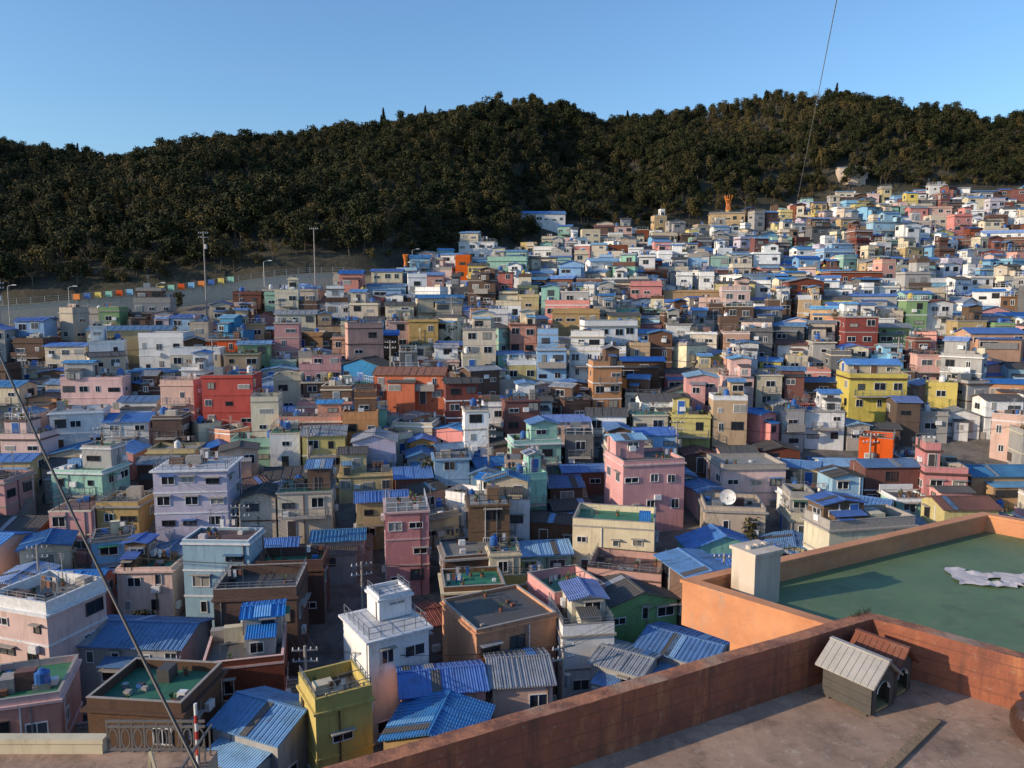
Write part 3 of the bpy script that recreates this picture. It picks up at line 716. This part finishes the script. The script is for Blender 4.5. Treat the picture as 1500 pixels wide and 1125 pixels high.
simple('doghouse_wood',(.075,.068,.06),.8,0,.5); roofmat('doghouse_roof',(.34,.325,.30),False,.85,.5); roofmat('doghouse_roof_red',(.17,.065,.05),False,.85,.4)
simple('straw',(.35,.27,.13),.9); simple('old_wood',(.26,.18,.11),.9,0,.5)
def doghouse(x,y,rot,Lh,W,roofm,h=.42):
    b=B(); wl=W/2; ll=Lh/2; wood='doghouse_wood'
    b.box(-ll,ll,-wl,-wl+.025,.03,h,wood); b.box(-ll,ll,wl-.025,wl,.03,h,wood); b.box(-ll,-ll+.025,-wl+.025,wl-.025,.03,h,wood)
    b.box(-ll+.01,ll-.01,-wl+.025,wl-.025,.03,.06,'straw')
    for k in range(1,4): b.box(-ll+.001,ll-.001,-wl-.004,-wl,.03+k*h/4-.003,.03+k*h/4+.003,'frame_dark')
    for sx in (-ll+.05,ll-.1):
        for sy in (-wl,wl-.05): b.box(sx,sx+.05,sy,sy+.05,0,.03,wood)
    rh=.2
    aw=W*.27; ah=h*.62; seg=10
    arch=[(-aw,.06)]+[(-aw*math.cos(math.pi*i/seg),ah+aw*.9*math.sin(math.pi*i/seg)) for i in range(seg+1)]+[(aw,.06)]
    for xo in (ll,ll-.025):
        b.quad([(xo,-wl,.03),(xo,-wl,h),(xo,-aw,h),(xo,-aw,.03)],wood); b.quad([(xo,wl,.03),(xo,aw,.03),(xo,aw,h),(xo,wl,h)],wood)
        for i in range(1,seg+1):
            (a0,z0),(a1,z1)=arch[i],arch[i+1]; b.quad([(xo,a0,z0),(xo,a1,z1),(xo,a1,max(h,z1)),(xo,a0,max(h,z0))],wood)
        b.quad([(xo,-wl,h),(xo,wl,h),(xo,0,h+rh)],wood)
    for i in range(1,seg+1):
        (a0,z0),(a1,z1)=arch[i],arch[i+1]; b.quad([(ll-.025,a0,z0),(ll+.012,a0,z0),(ll+.012,a1,z1),(ll-.025,a1,z1)],'frame_white')
    b.quad([(-ll,-wl,h),(-ll,wl,h),(-ll,0,h+rh)],wood)
    ov=.07
    for sg in (-1,1):
        n=9
        for i in range(n):
            x0=-ll-ov+(2*ll+2*ov)*i/n; x1=-ll-ov+(2*ll+2*ov)*(i+1)/n-.006
            ye=sg*(wl+ov); ze=h-rh*ov/wl
            for o0 in (0.012,.035): b.quad([(x0,ye,ze+o0),(x1,ye,ze+o0),(x1,0,h+rh+o0),(x0,0,h+rh+o0)],roofm)
            b.quad([(x0,ye,ze+.012),(x1,ye,ze+.012),(x1,ye,ze+.035),(x0,ye,ze+.035)],roofm)
            b.quad([(x1,ye,ze+.012),(x1,0,h+rh+.012),(x1,0,h+rh+.035),(x1,ye,ze+.035)],roofm)
            b.quad([(x1,ye,ze+.022),(x1+.006,ye,ze+.022),(x1+.006,0,h+rh+.022),(x1,0,h+rh+.022)],roofm)
    b.box(-ll-ov,ll+ov,-.03,.03,h+rh+.02,h+rh+.045,roofm)
    b.build('dog_house',(x,y,FZ),rot)
ra=math.atan2(-.82,.56)
doghouse(4.27,8.98,ra,.64,.5,'doghouse_roof',.44)
doghouse(4.70,9.30,ra+.05,.55,.44,'doghouse_roof_red',.42)
b=B(); prof=[(0,.12),(.08,.2),(.16,.25),(.25,.27),(.34,.26),(.42,.22),(.48,.15),(.52,.17),(.54,.16)]
for (z0,r0),(z1,r1) in zip(prof,prof[1:]): b.cyl(0,0,z0,z1,r0,r1,32,'jar_brown')
b.cyl(0,0,.54,.58,.19,.14,32,'jar_brown'); b.build('earthenware_jar',(5.85,8.05,FZ),0,smooth=False)
b=B(); b.box(-1.2,1.2,-.05,.05,0,.03,'old_wood'); b.build('wooden_plank',(4.1,7.7,FZ+.005),math.radians(42))
b=B(); rng=random.Random(3)
for i in range(60):
    x=rng.uniform(-.25,.15); a_=rng.uniform(0,6.28); h=rng.uniform(.04,.12); b.quad([(x,0,0),(x+.012,0,0),(x+.05*math.cos(a_),.05*math.sin(a_),h)],'straw' if i%2 else 'plant_leaf')
b.build('weed_tuft',(4.7,9.98,WT),math.atan2(dl.y,dl.x))

# ---------------------------------------------------------------- orange building with green roof
a=N('orange_render'); n1=a.noise(a.coord(),.8,6,.7); n2=a.noise(a.coord((1,1,.3)),3,6,.7)
c=a.mix(a.ramp(n1,.4,.65),(.60,.27,.13),(.46,.19,.09)); c=a.mix(a.ramp(n2,.56,.75),c,(.38,.24,.17)); a.col(c); a.rough(.8); a.bump(a.noise(a.coord(),14,5),.3,.02); MATS['orange_render']=a.m
a=N('green_waterproofing'); n1=a.noise(a.coord(),.35,7,.65); n2=a.noise(a.coord(),3,6,.7); n3=a.noise(a.coord(),14,4)
c=a.mix(a.ramp(n1,.38,.62),(.12,.185,.085),(.085,.145,.07)); c=a.mix(a.ramp(n2,.54,.72),c,(.16,.18,.11)); c=a.mix(a.ramp(n3,.64,.78),c,(.18,.17,.12))
n5=a.noise(a.coord(),.9,8,.75); c=a.mix(a.ramp(n5,.54,.7,(0,0,0,1),(.7,.7,.7,1)),c,(.06,.08,.045)); a.col(c); a.rough(.6); a.bump(n2,.2,.03); MATS['green_roof']=a.m
A=Vector((4.15,18)); Bv=Vector((15,23.8)); e2=Vector((.70,-.714)); D=A+e2*13; Cc=Bv+e2*13
PT=-6.9; GZ=-7.45
b=B()
poly=[A,Bv,Cc,D]; cen=sum(poly,Vector((0,0)))/4
def off(poly,d):
    out=[]; n=len(poly)
    for i in range(n):
        p0,p1,p2=poly[i-1],poly[i],poly[(i+1)%n]
        d0=(p1-p0).normalized(); d1=(p2-p1).normalized()
        n0=Vector((d0.y,-d0.x)); n1=Vector((d1.y,-d1.x)); out.append(isect(p0+n0*d,d0,p1+n1*d,d1))
    return out
inn=off(poly,.22)
if (inn[0]-cen).length>(A-cen).length: inn=off(poly,-.22); sgn=-1
else: sgn=1
low=off(poly,.7*sgn)
for i in range(4):
    j=(i+1)%4; p,q=poly[i],poly[j]; pi,qi=inn[i],inn[j]; lp,lq=low[i],low[j]
    b.quad([(p.x,p.y,PT-1.15),(q.x,q.y,PT-1.15),(q.x,q.y,PT-.06),(p.x,p.y,PT-.06)],'orange_render')
    b.quad([(pi.x,pi.y,GZ),(qi.x,qi.y,GZ),(qi.x,qi.y,PT-.06),(pi.x,pi.y,PT-.06)],'orange_render')
    o1=off(poly,-.04*sgn); o2=off(poly,.26*sgn); a0,a1,c0,c1=o1[i],o1[j],o2[i],o2[j]
    b.quad([(a0.x,a0.y,PT),(a1.x,a1.y,PT),(c1.x,c1.y,PT),(c0.x,c0.y,PT)],'orange_render')
    b.quad([(a0.x,a0.y,PT-.08),(a1.x,a1.y,PT-.08),(a1.x,a1.y,PT),(a0.x,a0.y,PT)],'orange_render'); b.quad([(c0.x,c0.y,PT-.08),(c1.x,c1.y,PT-.08),(c1.x,c1.y,PT),(c0.x,c0.y,PT)],'orange_render')
    b.quad([(a0.x,a0.y,PT-.08),(a1.x,a1.y,PT-.08),(c1.x,c1.y,PT-.08),(c0.x,c0.y,PT-.08)],'orange_render')
    b.quad([(lp.x,lp.y,-24),(lq.x,lq.y,-24),(lq.x,lq.y,PT-1.15),(lp.x,lp.y,PT-1.15)],'orange_render')
    L_=(lq-lp).length; u=(lq-lp).normalized(); n_=Vector((u.y,-u.x))*(-sgn)
    for s in range(3):
        for k in range(int(L_/3)): window(b,(lp.x,lp.y),(u.x,u.y),(n_.x,n_.y),.9+k*3,PT-3.2-s*2.9,1.5,1.2,2,random.Random(k+s*9+i*31))
b.quad([(p.x,p.y,PT-1.15) for p in poly],'orange_render')
b.quad([(p.x,p.y,GZ) for p in inn],'green_roof')
b.build('orange_building')
b=B(); b.box(-.42,.42,-.38,.38,0,1.25,'plaster_beige'); b.box(-.47,.47,-.43,.43,1.25,1.33,'plaster_beige')
for k in range(3): b.cyl(-.25+k*.25,0,1.33,1.42,.08,.07,10,'plaster_beige')
b.build('rooftop_chimney',(5.95,18.1,GZ),math.radians(28))
b=B(); rng=random.Random(8); G=[[.02+.09*abs(mnoise.noise(Vector((i*.6,j*.8,2))))+rng.uniform(0,.03) for j in range(9)] for i in range(19)]
for i in range(18):
    for j in range(8):
        if mnoise.noise(Vector((i*.28,j*.33,7)))>.22: continue
        px=lambda i,j:(-1.5+i*.17+.05*math.sin(j*1.7),-.6+j*.15+.06*math.sin(i*1.1),G[i][j])
        b.quad([px(i,j),px(i+1,j),px(i+1,j+1),px(i,j+1)],'cloth')
b.build('plastic_sheet',(13.1,19.3,GZ),math.radians(-12))

# ---------------------------------------------------------------- lower left deck with iron railing
DZ=-13.85
b=B(); b.box(-24,-9.0,10,22,-26,DZ,'plaster_beige','terrace')
b.box(-24,-12.4,21.8,22.05,DZ,-13.5,'plaster_cream'); b.box(-24.05,-12.35,21.75,22.1,-13.5,-13.36,'plaster_cream')
b.build('lower_terrace')
b=B(); x=-12.3
for zz in (-12.85,-13.02,DZ+.1): b.box(-12.3,-9.3,21.87,21.92,zz-.035,zz+.035,'rail_iron')
while x<-9.3:
    b.box(x,x+.05,21.88,21.92,DZ,-12.8,'rail_iron')
    for k in range(10):
        a0=2*math.pi*k/10; a1=2*math.pi*(k+1)/10; b.limb((x+.2+.13*math.cos(a0),21.9,-13.4+.32*math.sin(a0)),(x+.2+.13*math.cos(a1),21.9,-13.4+.32*math.sin(a1)),.025,.025,4,'rail_iron')
    x+=.375
for k in range(20): b.box(-9.12,-9.08,21.7-k*.4,21.74-k*.4,DZ,-13.0,'rail_iron')
b.box(-9.13,-9.07,13,21.9,-13.0,-12.94,'rail_iron')
b.build('iron_railing')
b=B(); b.limb((0,0,0),(.35,-.6,1.0),.06,.06,4,'plaster_cream'); b.limb((.35,-.6,1.0),(.5,-.5,0),.05,.05,4,'plaster_cream'); b.build('leaning_wooden_prop',(-10.6,21.0,DZ))
b=B(); b.cyl(0,0,0,1.9,.05,.05,10,'frame_white')
for k in range(3): b.cyl(0,0,.3+k*.5,.55+k*.5,.055,.055,10,'red_paint')
b.build('striped_post',(-9.3,21.3,DZ))
wire('thick_cable',(-22.2,30.5,2.9),(-4.2,11.2,-9.0),.6,.035,30)
pole(-22.2,30.6,-27,30.1,arms=1)
pole(-4.2,11.0,-20,10.9,arms=0)
wire('overhead_wire',(7.0,17,7.2),(62,178,5.2),.5,.012,30,'wire_light')
wire('overhead_wire',(7.0,17,7.2),(5.5,-3,8.5),.1,.012,30,'wire_light')
pole(5.5,-3.2,-13,21.8,arms=1)

# ---------------------------------------------------------------- light, sky, camera
az=math.radians(-110); el=math.radians(19)
w=bpy.data.worlds.new('World'); scene.world=w; w.use_nodes=True
nt=w.node_tree; bg=nt.nodes['Background']; sk=nt.nodes.new('ShaderNodeTexSky'); sk.sky_type='NISHITA'; sk.sun_disc=False
sk.sun_elevation=el; sk.sun_rotation=az%(2*math.pi); sk.air_density=1.25; sk.dust_density=.9; sk.ozone_density=6.0; sk.altitude=0
nt.links.new(sk.outputs[0],bg.inputs[0]); bg.inputs[1].default_value=.21
sd=Vector((math.sin(az)*math.cos(el),math.cos(az)*math.cos(el),math.sin(el)))
li=bpy.data.lights.new('sun','SUN'); li.energy=4.8; li.angle=math.radians(.5); li.color=(1,.80,.56)
lo=bpy.data.objects.new('sun',li); lo.rotation_euler=sd.to_track_quat('Z','Y').to_euler(); lo.location=sd*100; COL.objects.link(lo)
cam=bpy.data.cameras.new('camera'); cam.sensor_width=36; cam.lens=27; cam.clip_end=12000; cam.clip_start=.1
co=bpy.data.objects.new('camera',cam); co.rotation_euler=(math.radians(90-6.7),0,0); COL.objects.link(co); scene.camera=co
scene.view_settings.view_transform='Standard'; scene.view_settings.look='None'; scene.view_settings.exposure=0
